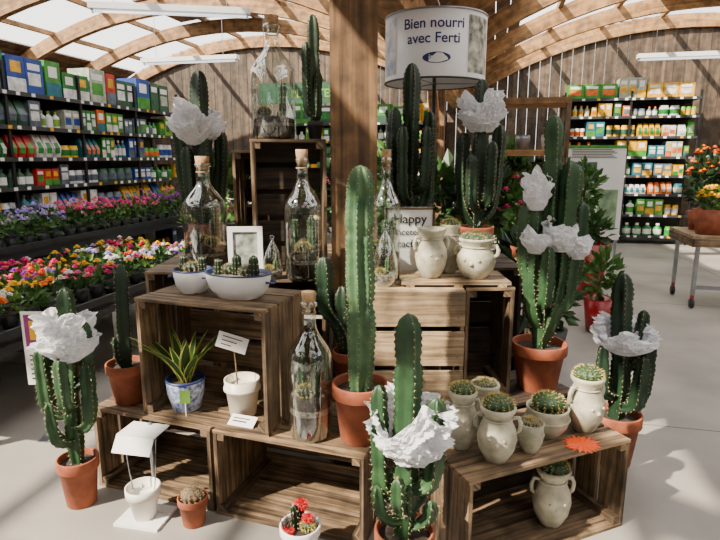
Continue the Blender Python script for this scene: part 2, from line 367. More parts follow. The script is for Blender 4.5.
# ------------------------------------------------------------------ glass bottles
def bottle(name,loc,r,h,fill=.16,neck=.30,cork=True,plants=3):
    mb=MB()
    p=[(.001,.004),(r*.9,.0),(r,.015),(r,h*.55)]
    for i in range(1,9):
        t=i/8; p.append((r+(r*neck-r)*(.5-.5*math.cos(math.pi*t)), h*(.55+.24*t)))
    p+=[(r*neck,h*.90),(r*neck*1.25,h*.905),(r*neck*1.25,h*.93),(r*neck,h*.935),(r*neck,h*.94)]
    mb.lathe(p,GLASS,32)
    mb.lathe([(r*.93,.006),(r*.955,.02),(r*.955,h*fill*.65)],SOIL,28)
    mb.lathe([(r*.955,h*fill*.65),(r*.955,h*fill*.8)],GRAVEL,28)
    mb.lathe([(r*.955,h*fill*.8),(r*.955,h*fill),(r*.5,h*fill*1.15),(.001,h*fill*1.2)],SOIL,28)
    for k in range(14):
        a=U(0,TAU); d=r*.85*math.sqrt(R()); mb.ball((d*math.cos(a),d*math.sin(a),h*fill*1.12),U(.007,.014),GRAVEL,7,4,.7)
    if cork: mb.lathe([(.001,h*.88),(r*neck*.9,h*.88),(r*neck*1.0,h*.94),(r*neck*1.1,h),(.001,h)],CORK,20)
    mb.tube([(r*neck*1.02*math.cos(a/10*TAU),r*neck*1.02*math.sin(a/10*TAU),h*.86) for a in range(11)],.003,CORK,5)
    for i in range(plants):
        a=TAU*i/plants+U(0,1); d=r*.45 if plants>1 else 0
        x,y=d*math.cos(a),d*math.sin(a)
        if i%2==0: column(mb,[(x,y,h*fill),(x,y,h*fill+.05),(x*1.05,y,h*fill+U(.12,.24))],.02,6,CACT if i else CACTD,spl=.009,step=.008)
        else: ballcactus(mb,(x,y,h*fill+.02),.036,mat=CACTD)
    return mb.obj(name,loc)
bottle('glass_terrarium_bottle',(-.43,2.90,1.59),.108,.585,plants=2,fill=.17)
bottle('glass_terrarium_bottle',(-.275,2.70,.92),.09,.62,plants=5,fill=.2)
bottle('glass_terrarium_bottle',(-.20,2.12,.39),.088,.60,plants=5,fill=.28)
bottle('glass_terrarium_bottle',(-.83,3.0,.92),.115,.59,plants=4,fill=.18)
bottle('glass_terrarium_bottle',(.125,2.71,.92),.072,.62,plants=3,fill=.2)
def dome(name,loc,r,h):
    mb=MB(); p=[(.001,0),(r*.7,0),(r*.95,h*.12),(r,h*.28),(r*.93,h*.45),(r*.68,h*.66),(r*.33,h*.85),(r*.1,h*.95),(.001,h*.96)]
    mb.lathe(p,GLASS,28); mb.lathe([(r*.66,.006),(r*.9,h*.12),(r*.95,h*.2),(.001,h*.22)],GRAVEL,24)
    mb.tube([(r*.18*math.sin(a/12*TAU),0,h*.98-r*.18*math.cos(a/12*TAU)+r*.15) for a in range(13)],.004,GLASS,6)
    column(mb,[(.01,0,h*.2),(.012,0,h*.35),(.012,0,h*.5)],.014,6,CACTL,step=.008,spl=.007); ballcactus(mb,(-.02,-.01,h*.22),.02)
    return mb.obj(name,loc)
dome('teardrop_glass_terrarium',(.115,2.53,.92),.062,.27)
dome('teardrop_glass_terrarium',(-.425,2.69,.92),.048,.2)
# ------------------------------------------------------------------ stoneware jars
def jar(name,loc,r,h,plant='ball',wide=False,rz=0,mat=STONE):
    mb=MB()
    if wide: p=[(.001,0),(r*.55,0),(r*.62,h*.05),(r*.9,h*.35),(r,h*.6),(r*.93,h*.85),(r*.98,h),(r*.88,h),(r*.82,h*.8)]
    else: p=[(.001,0),(r*.52,0),(r*.6,h*.04),(r*.88,h*.22),(r,h*.42),(r*.93,h*.58),(r*.68,h*.76),(r*.64,h*.82),(r*.86,h*.93),(r*.9,h*.97),(r*.86,h),(r*.76,h),(r*.6,h*.86)]
    mb.lathe(p,mat,32)
    mb.lathe([(p[-1][0]*1.05,h*.86),(.001,h*.9)],SOIL,20)
    if not wide:
        for s in (-1,1):
            mb.tube([(s*r*.66,0,h*.80),(s*r*1.0,0,h*.82),(s*r*1.12,0,h*.72),(s*r*1.08,0,h*.6),(s*r*.9,0,h*.55)],[r*.11]*5,mat,8)
        mb.ball((0,-r*.97,h*.42),r*.13,mat,10,6)
        for s in (-1,1): mb.ball((s*r*.36,-r*.9,h*.5),r*.09,mat,8,5)
        mb.tube([(r*.70*math.cos(a/24*TAU),r*.70*math.sin(a/24*TAU),h*.79) for a in range(25)],r*.05,mat,6)
    else:
        mb.tube([(r*.99*math.cos(a/24*TAU),r*.99*math.sin(a/24*TAU),h*.62) for a in range(25)],r*.05,mat,6)
    rr=r*(.80 if not wide else .78)
    if plant=='ball': ballcactus(mb,(0,0,h*.93),rr*.95,sz=.75,ribs=15,spl=.014)
    if plant=='multi':
        for k in range(5):
            a=TAU*k/5; ballcactus(mb,(rr*.6*math.cos(a),rr*.6*math.sin(a),h*.92),rr*.44,ribs=10,sp=SPINE)
        ballcactus(mb,(0,0,h*.97),rr*.45,ribs=10)
    return mb.obj(name,loc,rz)
jar('stoneware_jar',(.395,2.02,.39),.064,.235,rz=10)
jar('stoneware_jar',(.51,1.925,.39),.074,.215,rz=-15)
jar('stoneware_jar',(.505,2.125,.39),.066,.22,'multi',rz=30)
jar('stoneware_bowl',(.655,1.985,.39),.050,.12,'multi',wide=True)
jar('stoneware_bowl',(.765,2.125,.39),.088,.12,'ball',wide=True)
jar('stoneware_jar',(.935,2.165,.39),.076,.235,'ball',rz=20)
jar('stoneware_jar',(.79,2.08,.013),.078,.25,'ball')
jar('stoneware_jar',(.335,2.60,.945),.076,.235,None,rz=15)
jar('stoneware_jar',(.44,2.715,.945),.055,.24,'ball',rz=15)
jar('stoneware_jar',(.545,2.59,.945),.092,.19,'multi',rz=-25)
mb=MB(); vs=[(0,0,.004)];n=40
for i in range(n):
    rr=.08 if i%2 else .055; vs.append((rr*math.cos(TAU*i/n),rr*.9*math.sin(TAU*i/n),.002+.004*(i%3==0)))
mb.add(vs,[(0,i+1,(i+1)%n+1) for i in range(n)],ORANGE)
mb.obj('orange_starburst_price_tag',(.875,2.03,.391),20)
# ------------------------------------------------------------------ white bowls
def bowl(name,loc,r,h,sx=1,rz=0,n=3,tall=.0):
    mb=MB(); p=[(.001,0),(r*.62,0),(r*.68,.006),(r*.9,h*.35),(r,h*.75),(r*1.0,h*.94)]
    mb.lathe(p,WHITE,40,sx=sx); mb.lathe([(r*1.0,h*.94),(r*1.035,h*.96),(r*1.03,h),(r*.96,h),(r*.94,h*.8)],BLUER,40,sx=sx)
    mb.lathe([(r*.95,h*.85),(.001,h*.9)],GRAVEL,30,sx=sx)
    for s in (-1,1):
        mb.tube([(s*r*sx*.98,-.02,h*.7),(s*(r*sx+.018),-.018,h*.68),(s*(r*sx+.022),0,h*.66),(s*(r*sx+.018),.018,h*.68),(s*r*sx*.98,.02,h*.7)],.005,BLUER,6)
    for k in range(n):
        x=(k-(n-1)/2)*r*sx*1.5/n; y=U(-.02,.02)
        if k%2: ballcactus(mb,(x,y,h*.9),.034,ribs=11,sp=SPINE,mat=CACTD)
        else: column(mb,[(x,y,h*.85),(x,y,h*.9+.03),(x,y,h*.9+U(.05,.10)+tall)],.028,9,CACTD,deep=.3,spl=.01,step=.008)
    return mb.obj(name,loc,rz)
bowl('enamel_cactus_bowl',(-.735,2.41,.92),.083,.105,n=3)
bowl('enamel_cactus_bowl',(-.515,2.315,.92),.097,.11,sx=1.5,rz=-19,n=5)
# ------------------------------------------------------------------ items in the upper crate
mb=MB(); r=.083;h=.145
mb.lathe([(.001,0),(r*.68,0),(r*.72,.004),(r*.95,h*.5),(r,h*.93)],BLUEP,32)
mb.lathe([(r,h*.93),(r*1.04,h*.95),(r*1.03,h),(r*.93,h),(r*.9,h*.85)],BLUER,32); mb.lathe([(r*.9,h*.86),(.001,h*.88)],SOIL,20)
for k in range(18):
    a=TAU*k/18+U(-.2,.2); L=U(.18,.29); lean=U(.2,.8); w=.026; vs=[];fs=[]
    d=Vector((math.cos(a),math.sin(a),0)); sd=Vector((-math.sin(a),math.cos(a),0))
    b=Vector((0,0,h*.85))+d*.02
    for i in range(7):
        t=i/6; c=b+Vector((0,0,L*t*(1-.25*lean*t)))+d*(lean*L*t*(.5+.5*t)); ww=w*(.75+.6*t-1.35*t**3)+.0008
        for q in (-1,-.78,.78,1): vs.append(c+sd*ww*q+d*(-.006*abs(q)))
    cen=[];ed=[]
    for i in range(6):
        for q in range(3):
            f=(i*4+q,i*4+q+1,(i+1)*4+q+1,(i+1)*4+q); (cen if q==1 else ed).append(f)
    mb.add(vs,cen,LEAF[0],True); mb.add(vs,ed,YEL,True)
mb.box(.0,.045,-.088,-.086,.06,.12,LEAF[3]); mb.box(.02,.024,-.087,-.085,.0,.06,WPAPER)
mb.obj('potted_snake_plant',(-.775,2.34,.403))
mb=MB(); r=.076;h=.165
mb.lathe([(.001,0),(r*.7,0),(r*.74,.004),(r*.93,h*.7),(r*1.05,h*.72),(r*1.05,h*.78),(r*.98,h*.8),(r,h),(r*.92,h),(r*.9,h*.8),(.001,h*.8)],pmat('cream_glaze',(.68,.63,.52),.4,.06),32)
mb.tube([(-.02,0,h*.8),(-.025,0,h*.8+.12),(-.03,-.01,h*.8+.2)],.003,W_PALE,5)
Mx=Matrix.Translation((-.03,-.02,h*.8+.20))@Matrix.Rotation(math.radians(18),4,'Y')
mb.box(-.065,.065,-.002,.002,-.035,.035,WPAPER,Mx)
for i in range(3): mb.box(-.045,.04-.02*i,-.0035,-.0021,.018-.018*i,.022-.018*i,INK,Mx)
mb.obj('cream_flower_pot',(-.51,2.28,.403))
mb=MB(); Mx=Matrix.Rotation(math.radians(-60),4,'X'); mb.box(-.06,.06,-.0015,.0015,0,.055,WPAPER,Mx); mb.box(-.045,.02,-.003,-.0016,.02,.026,INK,Mx); mb.box(-.045,.03,-.003,-.0016,.035,.04,INK,Mx)
mb.obj('price_card',(-.50,2.155,.405),-19)
mb=MB(); w,h=.17,.25
mb.box(-w/2,w/2,0,.018,0,.025,WHITE); mb.box(-w/2,w/2,0,.018,h-.025,h,WHITE); mb.box(-w/2,-w/2+.025,0,.018,.025,h-.025,WHITE); mb.box(w/2-.025,w/2,0,.018,.025,h-.025,WHITE)
mb.box(-w/2+.025,w/2-.025,.008,.012,.025,h-.025,pmat('photo_print',(.5,.52,.5),.4,scale=25,c2=(.1,.14,.1)))
mb.obj('picture_frame',(-.565,2.725,.92),4)
mb=MB(); w,h=.25,.34
mb.box(-w/2,w/2,0,.008,0,h,WPAPER)
for (a,b,c,d) in ((-w/2,w/2,0,.012),(-w/2,w/2,h-.012,h),(-w/2,-w/2+.012,0,h),(w/2-.012,w/2,0,h)): mb.box(a,b,-.004,-.0005,c,d,W_OLD)
for i,(s_,t) in enumerate(((.065,'Happy'),(.045,'Maceteros'),(.05,'cactus'))): text(mb,t,s_,lambda x,y,i=i:Vector((x,-.005,.26-.06*i+y)),INK)
mb.obj('plant_sign',(.25,2.80,.92))
mb=MB()
for i in range(3): mb.box(-.10,.10,-.08+i*.056,-.03+i*.056,0,.012,WPAPER)
mb.box(-.006,.006,.07,.082,.012,.40,STEEL); mb.box(-.085,.085,-.03,.09,.385,.39,WPAPER)
Mx=Matrix.Translation((0,-.03,.387))@Matrix.Rotation(math.radians(55),4,'X'); mb.box(-.085,.085,-.07,-.0,-.003,.0,WPAPER,Mx)
for s in (-1,1): mb.tube([(s*.075,.0,.385),(s*.06,0,.2),(s*.05,0,.13)],.0025,STEEL,5)
r=.068;h=.14; mb.lathe([(.001,0),(r*.65,0),(r*.92,h*.7),(r*1.04,h*.72),(r*1.05,h),(r*.95,h),(r*.9,h*.7),(.001,h*.7)],pmat('white_planter',(.72,.69,.62),.5,.08),28,(0,-.005,.012))
mb.obj('hanging_mini_planter',(-.91,2.13,0),-12)
mb=MB(); tpot(mb,.062,.125); ballcactus(mb,(0,0,.11),.042,mat=pmat('brown_cactus',(.3,.2,.12),.8,scale=40,c2=(.12,.09,.05)),ribs=12,sp=SPINE); mb.obj('potted_ball_cactus',(-.695,2.095,0))
mb=MB(); tpot(mb,.078,.15,WHITE)
column(mb,[(-.02,0,.12),(-.02,0,.19),(-.025,0,.23)],.018,6,CACTD); ballcactus(mb,(.03,-.01,.14),.026); 
column(mb,[(.0,.03,.12),(.0,.03,.17),(.0,.03,.2)],.018,8,CACTD); ballcactus(mb,(.0,.03,.2),.022,mat=RED,sp=FLOW[5]); ballcactus(mb,(.03,-.01,.175),.016,mat=RED,sp=FLOW[5]); ballcactus(mb,(-.045,-.03,.13),.018,mat=RED,sp=FLOW[5])
for k in range(7): mb.tube([(-.05,-.03,.13),(-.05+U(-.03,.03),-.03+U(-.02,.02),.2)],.002,W_DARK,4)
mb.obj('grafted_cactus_bowl',(-.225,1.88,0))
# ------------------------------------------------------------------ building (local frame rotated -13 deg at the post)
BR=-13; BO=(-.03,2.95,0)
SP=2.75; RISE=1.25; RAD=7.025; Y0,Y1=-7.625,8.6  # roof and side walls extended unseen behind camera, leaving light to the skylights
def zr(t,tc): return SP+math.sqrt(RAD**2-(t-tc)**2)-(RAD-RISE)
def loc2w(t,y,z=0):
    a=math.radians(BR); return (BO[0]+t*math.cos(a)-y*math.sin(a),BO[1]+t*math.sin(a)+y*math.cos(a),z)
mb=MB(); mb.box(-8.2,8.2,-10,9,-.1,0,CONC)
for t in (-6,-3,.6,3.6,6.6): mb.box(t,t+.008,-10,9,0,.0006,JOINT)
for y in (-6,-3,0.4,3.4,6.4): mb.box(-8.2,8.2,y,y+.008,0,.0005,JOINT)
mb.obj('floor',BO,BR)
mb=MB()
for s in range(2):
    tc=-4 if s==0 else 4
    n=16
    ts=[tc-4+8*i/n for i in range(n+1)]
    for bay in range(11):
        ya=Y0+bay*1.475; yb=ya+1.475
        for i in range(n):
            a,b=ts[i],ts[i+1]; za,zb=zr(a,tc)+.02,zr(b,tc)+.02
            white = (i in (2,3,4,5,10,11,12,13)) 
            if i in (6,7,8,9) and bay%2==0: white=True
            if white:
                mb.add([(a,ya,za),(b,ya,zb),(b,yb,zb),(a,yb,za)],[(0,1,2,3)],SKYL)
            else:
                for k in range(3):
                    f0,f1=k/3,(k+1)/3-.02
                    x0,x1=a+(b-a)*f0,a+(b-a)*f1; z0,z1=za+(zb-za)*f0,za+(zb-za)*f1
                    mb.add([(x0,ya,z0),(x1,ya,z1),(x1,yb,z1),(x0,yb,z0),(x0,ya,z0+.03),(x1,ya,z1+.03),(x1,yb,z1+.03),(x0,yb,z0+.03)],[(0,1,2,3),(4,7,6,5),(0,4,5,1),(3,2,6,7),(0,3,7,4),(1,5,6,2)],W_ROOF,False,[(ya,x0),(ya,x1),(yb,x1),(yb,x0)]*2)
mb.obj('ceiling',BO,BR)
mb=MB()
for s in range(2):
    tc=-4 if s==0 else 4
    for bay in range(12):
        y=Y0+bay*1.475; n=24; H=.26; Wd=.11
        vs=[];uvs=[]
        for i in range(n+1):
            t=tc-4+8*i/n; z=zr(t,tc)
            for (dy,dz) in ((-Wd/2,-.04),(Wd/2,-.04),(Wd/2,-H),(-Wd/2,-H)): vs.append((t,y+dy,z+dz)); uvs.append((t,dz+dy+bay))
        fs=[]
        for i in range(n):
            for k in range(4):
                k2=(k+1)%4; fs.append((i*4+k,i*4+k2,(i+1)*4+k2,(i+1)*4+k))
        mb.add(vs,fs,W_BEAM,False,uvs)
    for i in range(1,16,2):
        t=tc-4+8*i/16; z=zr(t,tc); mb.box(t-.03,t+.03,Y0,Y1,z-.06,z+.01,W_BEAM)
mb.box(-.10,.10,Y0,Y1,SP-.30,SP,W_BEAM)
mb.obj('roof_arch_beams',BO,BR)
mb=MB(); mb.box(-.115,.115,-.115,.115,0,SP-.30,W_POST); 
for s in (-1,1): 
    mb.box(s*.116-.001,s*.116+.001,-.03,.03,0,.3,STEEL)
mb.obj('wooden_post',BO,0)
mb=MB(); mb.box(-.10,.10,-.10,.10,0,SP-.30,W_POST)
for s in (-1,1): mb.add([(-.05,s*.1,1.9),(.05,s*.1,1.9),(.05,s*.7,SP-.3),(-.05,s*.7,SP-.3),(-.05,s*.1,1.75),(.05,s*.1,1.75),(.05,s*.85,SP-.3),(-.05,s*.85,SP-.3)],[(0,1,2,3),(4,7,6,5),(0,3,7,4),(1,5,6,2)],W_BEAM)
mb.obj('wooden_post',loc2w(0,4.4),BR)
def plankwall(name,along,y,t0,t1,hfun):
    mb=MB(); t=t0
    while t<t1-.01:
        w=min(.19,t1-t); h=hfun(t+w/2)
        if along=='t': mb.box(t,t+w-.008,y+U(0,.008),y+.04,0,h,W_WALL)
        else: mb.box(y,y+.04-U(0,.008),t,t+w-.008,0,h,W_WALL)
        t+=w
    return mb.obj(name,BO,BR)
plankwall('wall_back','t',8.62,-8,8,lambda t: zr(t,-4 if t<0 else 4)-.02)
plankwall('front_light_block','t',-7.70,-8,8,lambda t: zr(t,-4 if t<0 else 4)-.02)  # added unseen wall behind the camera, blocks light from the open end
plankwall('wall_left','y',-8.05,Y0,8.6,lambda t:SP)
plankwall('wall_right','y',8.01,Y0,8.6,lambda t:SP)
# ------------------------------------------------------------------ product racks
def rack(name,loc,rz,L,depth,shelves,top,seed,pal=None,tops=.45):
    random.seed(seed); mb=MB(); pal=pal or PROD
    nb=max(1,round(L/1.1)); bw=L/nb
    for i in range(nb+1):
        for y in (0,depth-.03): mb.box(i*bw-.015,i*bw+.015,y,y+.03,0,top,BLACK)
    mb.box(0,L,depth-.012,depth-.004,.05,top,BLACK)
    for si,z in enumerate(shelves):
        mb.box(0,L,0,depth-.02,z-.03,z,BLACK); mb.box(0,L,-.012,0,z-.035,z+.008,DGREY)
        xx=.05
        while xx<L-.1: mb.box(xx,xx+.05,-.014,-.0121,z-.03,z+.004,WPAPER if R()<.8 else PROD[4]); xx+=U(.1,.3)
        last=si+1>=len(shelves)
        gap=(shelves[si+1]-z-.05) if not last else tops
        x=.04
        while x<L-.14:
            kind=random.choice('bbcjs') if not last else 'b'; w=U(.08,.17) if not last else U(.14,.3); hh=min(gap*.96,U(.62,.97)*gap); m=random.choice(pal); m2=random.choice(pal)
            rep=random.choice((2,3,4)) if kind!='b' else random.choice((1,2,3))
            for _ in range(rep):
                if x+w>L-.03: break
                if kind in 'bs':
                    yb=.03+min(.3,depth*.6)
                    if kind=='s':
                        a=x+.003; b=x+w-.01
                        mb.add([(a,.05,z),(b,.05,z),(b,yb-.05,z),(a,yb-.05,z),(a-.0,.03,z+hh*.45),(b+.0,.03,z+hh*.45),(b,yb,z+hh*.45),(a,yb,z+hh*.45),(a+.01,.10,z+hh),(b-.01,.10,z+hh),(b-.01,.13,z+hh),(a+.01,.13,z+hh)],
                          [(0,1,5,4),(1,2,6,5),(2,3,7,6),(3,0,4,7),(4,5,9,8),(5,6,10,9),(6,7,11,10),(7,4,8,11),(8,9,10,11)],m)
                        mb.add([(a+w*.15,.033,z+hh*.2),(b-w*.15,.033,z+hh*.2),(b-w*.15,.028,z+hh*.44),(b-w*.2,.058,z+hh*.68),(a+w*.2,.058,z+hh*.68),(a+w*.15,.028,z+hh*.44)],[(0,1,2,5),(5,2,3,4)],m2)
                    else:
                        mb.box(x,x+w-.008,.03,yb,z,z+hh,m); f=R()
                        if f<.5: mb.box(x+w*.12,x+w*.8,.027,.0299,z+hh*.25,z+hh*.6,m2); mb.box(x+w*.12,x+w*.8,.027,.0299,z+hh*.68,z+hh*.86,WPAPER)
                        else: mb.box(x,x+w-.008,.027,.0299,z,z+hh*.4,m2); mb.box(x+w*.2,x+w*.75,.027,.0299,z+hh*.55,z+hh*.85,WPAPER if f<.75 else PROD[4])
                elif kind=='c':
                    r_=w*.42; mb.lathe([(r_,0),(r_,hh*.66),(r_*.35,hh*.8),(r_*.35,hh*.86)],m,8,(x+w/2,.09,z)); mb.lathe([(r_*.42,hh*.84),(r_*.42,hh),(.001,hh)],m2,8,(x+w/2,.09,z)); mb.lathe([(r_*1.02,hh*.15),(r_*1.02,hh*.55)],WPAPER if R()<.4 else m2,8,(x+w/2,.09,z))
                else:
                    r_=w*.46; h2=hh*.75; mb.lathe([(r_,0),(r_,h2*.8),(r_*.9,h2*.82),(r_*.9,h2),(.001,h2)],m,8,(x+w/2,.1,z)); mb.lathe([(r_*1.02,h2*.2),(r_*1.02,h2*.65)],m2,8,(x+w/2,.1,z))
                x+=w
            x+=U(.005,.03)
    return mb.obj(name,loc,rz)
LS=[.12,.5,.88,1.2,1.5,1.82,2.16]
rack('product_shelving',loc2w(-4.05,-1.2),90+BR,6.4,.5,LS,2.45,18,tops=.46,pal=[PROD[i] for i in (0,1,2,3,4,5,6,7,9,10,12,13,5,5,9,0,1,3,9,2,13,8)])
RS=[.15,.52,.88,1.2,1.52,1.86,2.2,2.5]
rack('product_shelving',loc2w(1.9,7.85),BR,2.15,.5,RS,2.62,5,pal=[PROD[i] for i in (1,2,3,4,7,8,10,12,13,4,3,5,8,9)],tops=.38)
rack('product_shelving',loc2w(4.85,7.7),-90+BR,2.6,.45,RS[:7],2.4,9,pal=[PROD[i] for i in (1,3,7,11,5,2)])
rack('product_shelving',loc2w(-3.5,8.0),BR,3.3,.45,LS,2.4,21,pal=[PROD[i] for i in (1,3,7,5,2,10,4)])
random.seed(3)
# ------------------------------------------------------------------ foliage
def leaves(mb,c,rx,ry,rz,n,size,mat,up=.4):
    vs=[];fs=[]
    for _ in range(n):
        d=Vector((random.gauss(0,1),random.gauss(0,1),random.gauss(0,1))).normalized()*(R()**.4)
        p=Vector((c[0]+d.x*rx,c[1]+d.y*ry,c[2]+d.z*rz)); o=(d+Vector((U(-.6,.6),U(-.6,.6),up+U(-.4,.4)))).normalized()
        s_=o.orthogonal().normalized(); s_=Matrix.Rotation(U(0,TAU),3,o)@s_; L=size*U(.7,1.3); w=L*.28; nn=o.cross(s_)*L*.08
        k=len(vs); vs+=[p,p+o*L*.45+s_*w+nn,p+o*L,p+o*L*.45-s_*w+nn]; fs.append((k,k+1,k+2,k+3))
    mb.add(vs,fs,mat)
def head(mb,c,r,mat,cen=None):
    vs=[];fs=[]
    for ring,(n,rr,zz) in enumerate(((8,1,.15),(7,.75,.42),(5,.45,.7))):
        a0=U(0,1)
        for k in range(n):
            a=a0+TAU*k/n; w=.45/ n*8*.5
            d=Vector((math.cos(a),math.sin(a),0)); s_=Vector((-math.sin(a),math.cos(a),0))
            i=len(vs); cc=Vector(c)
            vs+=[cc+Vector((0,0,zz*r*.3)),cc+d*r*rr*.6+s_*r*w*rr+Vector((0,0,zz*r)),cc+d*r*rr+Vector((0,0,zz*r*.8)),cc+d*r*rr*.6-s_*r*w*rr+Vector((0,0,zz*r))]; fs.append((i,i+1,i+2,i+3))
    mb.add(vs,fs,mat)
    mb.ball((c[0],c[1],c[2]+r*.45),r*.3,cen or mat,6,4)
def flower_bench(name,t0,t1,y0,y1,z,seed,tall=.16,pitch=.15,hr=(.02,.032),cols=None,nh=(4,6,8),swap=.3):
    random.seed(seed); mb=MB(); cols=cols or list(range(len(FLOW)))
    mb.box(t0,t1,y0,y1,z-.03,z,DGREY)
    for (a,b,c,d) in ((t0,t1,y0,y0+.02),(t0,t1,y1-.02,y1),(t0,t0+.02,y0,y1),(t1-.02,t1,y0,y1)): mb.box(a,b,c,d,z-.08,z+.05,DGREY)
    for t in (t0+.05,t1-.1):
        for y in (y0+.1,(y0+y1)/2,y1-.15): mb.box(t,t+.05,y,y+.05,0,z-.03,STEEL)
    col=cols[0]; y=y0+.09
    while y<y1-.08:
        t=t0+.09; 
        while t<t1-.08:
            if R()<swap: col=random.choice(cols)
            m=FLOW[col]
            mb.lathe([(.04,0),(.058,.09),(.052,.09),(.001,.085)],BLACK,8,(t,y,z))
            lm=LEAF[random.randrange(2) if R()<.8 else 3]
            hh=tall*U(.7,1.15)
            leaves(mb,(t,y,z+.08+hh*.3),.085,.085,hh*.5,34,.06,lm)
            for _ in range(random.choice(nh)): 
                head(mb,(t+U(-.07,.07),y+U(-.07,.07),z+.08+hh*U(.6,1.05)),U(*hr),m,FLOW[2] if R()<.4 else None)
            t+=pitch
        y+=pitch
    return mb.obj(name,BO,BR)
flower_bench('flower_bench',-2.95,-1.9,-.9,2.15,.50,1,tall=.14,pitch=.155,hr=(.03,.044),cols=[1,2,0,2,1,4,3,0,7,5,2,0,6,4],nh=(2,3,4),swap=.5)
flower_bench('flower_bench',-3.85,-3.1,-.9,5.6,.74,2,tall=.22,pitch=.17,hr=(.03,.045),cols=[3,4,1,3,0,6],nh=(2,3,4),swap=.16)
flower_bench('flower_bench',-2.8,-1.9,2.9,5.0,.66,8,tall=.24,pitch=.17,hr=(.028,.04),cols=[4,3,1,0],nh=(2,3,4),swap=.16)
flower_bench('flower_bench',-3.0,-1.3,6.2,7.6,.75,4,tall=.3,pitch=.2,cols=[0,4,1,2])
random.seed(12)
mb=MB(); mb.box(-.095,.095,-.003,.003,.40,.90,WPAPER); mb.box(-.08,.08,-.005,-.0031,.66,.88,PROD[11]); mb.box(-.055,.04,-.006,-.0051,.71,.84,FLOW[2]); mb.box(-.02,.06,-.007,-.0061,.69,.78,FLOW[0])
for i in range(6): mb.box(-.07,.055-.02*(i%2),-.005,-.0031,.44+.032*i,.449+.032*i,INK)
mb.box(-.004,.004,.0031,.011,0,.85,STEEL); mb.box(-.07,.07,-.03,.05,0,.006,STEEL)
mb.obj('flower_price_sign',(-1.665,2.80,0)).scale=(1,1,.80)
def plant(mb,x,y,z,r,h,pr=.1,ph=.16,pot=TERRA,lm=0,n=160,ls=.12,fl=None,nf=22):
    mb.lathe([(.001,0),(pr*.7,0),(pr,ph),(pr*.9,ph),(.001,ph*.9)],pot,16,(x,y,z))
    mb.tube([(x,y,z+ph*.8),(x+.01,y,z+ph+h*.5)],.01,W_DARK,6)
    leaves(mb,(x,y,z+ph+h*.5),r,r,h*.5,n,ls,LEAF[lm])
    if fl is not None:
        for _ in range(nf):
            d=Vector((random.gauss(0,1),random.gauss(0,1),abs(random.gauss(0,1)))).normalized()
            head(mb,(x+d.x*r*1.15,y+d.y*r*1.15,z+ph+h*.5+d.z*h*.6),.035,FLOW[fl])
mb=MB()
for z in (.45,1.30,1.57,2.0):
    for k in range(3): mb.box(0,.75,k*.17,k*.17+.155,z-.05,z,W_BEAM if z>1.2 else W_OLD)
for x in (0,.71):
    for y in (0,.46): mb.box(x,x+.04,y,y+.04,0,1.95,W_OLD)
mb.obj('wooden_plant_shelf',(1.03,5.0,0),BR)
mb=MB()
for x,pm in ((.15,WHITE),(.38,STEEL),(.6,WHITE)): mb.lathe([(.001,0),(.05,0),(.065,.1),(.06,.13),(.001,.12)],pm,14,(x,.2,1.57)); 
mb.obj('small_white_planters',(1.03,5.0,0),BR)
mb=MB(); plant(mb,.2,.25,.45,.2,.4,lm=1); plant(mb,.52,.25,.45,.2,.45,lm=0); plant(mb,.3,.25,1.3,.08,.08,pr=.06,ph=.08,lm=2,n=60,ls=.07); plant(mb,.55,.25,1.3,.07,.08,pr=.06,ph=.08,lm=1,n=60,ls=.06,fl=None); mb.obj('potted_foliage_plants',(1.03,5.0,0),BR)
def table(name,loc,rz,w,d,h,mat=W_OLD):
    mb=MB()
    n=5
    for k in range(n): mb.box(0,w,k*d/n,(k+1)*d/n-.008,h-.03,h,mat)
    for x in (.03,w-.08):
        for y in (.03,d-.08): mb.box(x,x+.05,y,y+.05,0,h-.03,mat)
    mb.box(.03,w-.03,.04,.06,h-.11,h-.03,mat); mb.box(.03,w-.03,d-.06,d-.04,h-.11,h-.03,mat)
    return mb.obj(name,loc,rz)
def group(name,loc,rz,lst):
    mb=MB()
    for a in lst: plant(mb,*a[:5],**a[5]) 
    return mb.obj(name,loc,rz)
table('wooden_display_table',(.05,4.3,0),BR,1.3,.5,.75)
group('potted_foliage_plants',(.05,4.3,0),BR,[(.2,.25,.75,.2,.75,dict(lm=1,n=260)),(.55,.25,.75,.2,.55,dict(lm=0,n=200)),(.85,.25,.75,.18,.6,dict(lm=2,n=200)),(1.12,.25,.75,.16,.4,dict(lm=1,n=150,fl=0))])
group('potted_foliage_plants',(1.12,3.7,0),BR,[(.0,.0,0,.18,.75,dict(lm=2,n=260,pr=.14,ph=.25,pot=DGREY,ls=.14)),(.22,.38,0,.15,.6,dict(lm=0,n=220,pr=.13,ph=.25,pot=DGREY,ls=.12))])
table('wooden_display_table',(1.3,6.9,0),BR,1.6,.6,.75)
group('potted_foliage_plants',(1.3,6.9,0),BR,[(.2+.3*i,.3,.75,.18,U(.5,.9),dict(lm=i%3,n=200)) for i in range(5)])
table('wooden_display_table',(-1.5,4.9,0),BR,1.5,.6,.75)
group('potted_foliage_plants',(-1.5,4.9,0),BR,[(.2+.27*i,.3,.75,.16,U(.35,.75),dict(lm=(i+1)%3,n=180,pot=DGREY)) for i in range(5)])
mb=MB(); mb.lathe([(.001,0),(.13,0),(.2,.6),(.18,.6),(.16,.5),(.001,.5)],RED,28); leaves(mb,(0,0,.74),.16,.16,.18,140,.12,LEAF[0]); mb.obj('tall_red_planter',(2.50,6.0,0))
mb=MB(); mb.lathe([(.001,0),(.10,0),(.14,.3),(.12,.3),(.001,.26)],RED,24); leaves(mb,(0,0,.5),.12,.12,.22,140,.10,LEAF[1]); mb.obj('red_planter',(2.1,4.75,0))
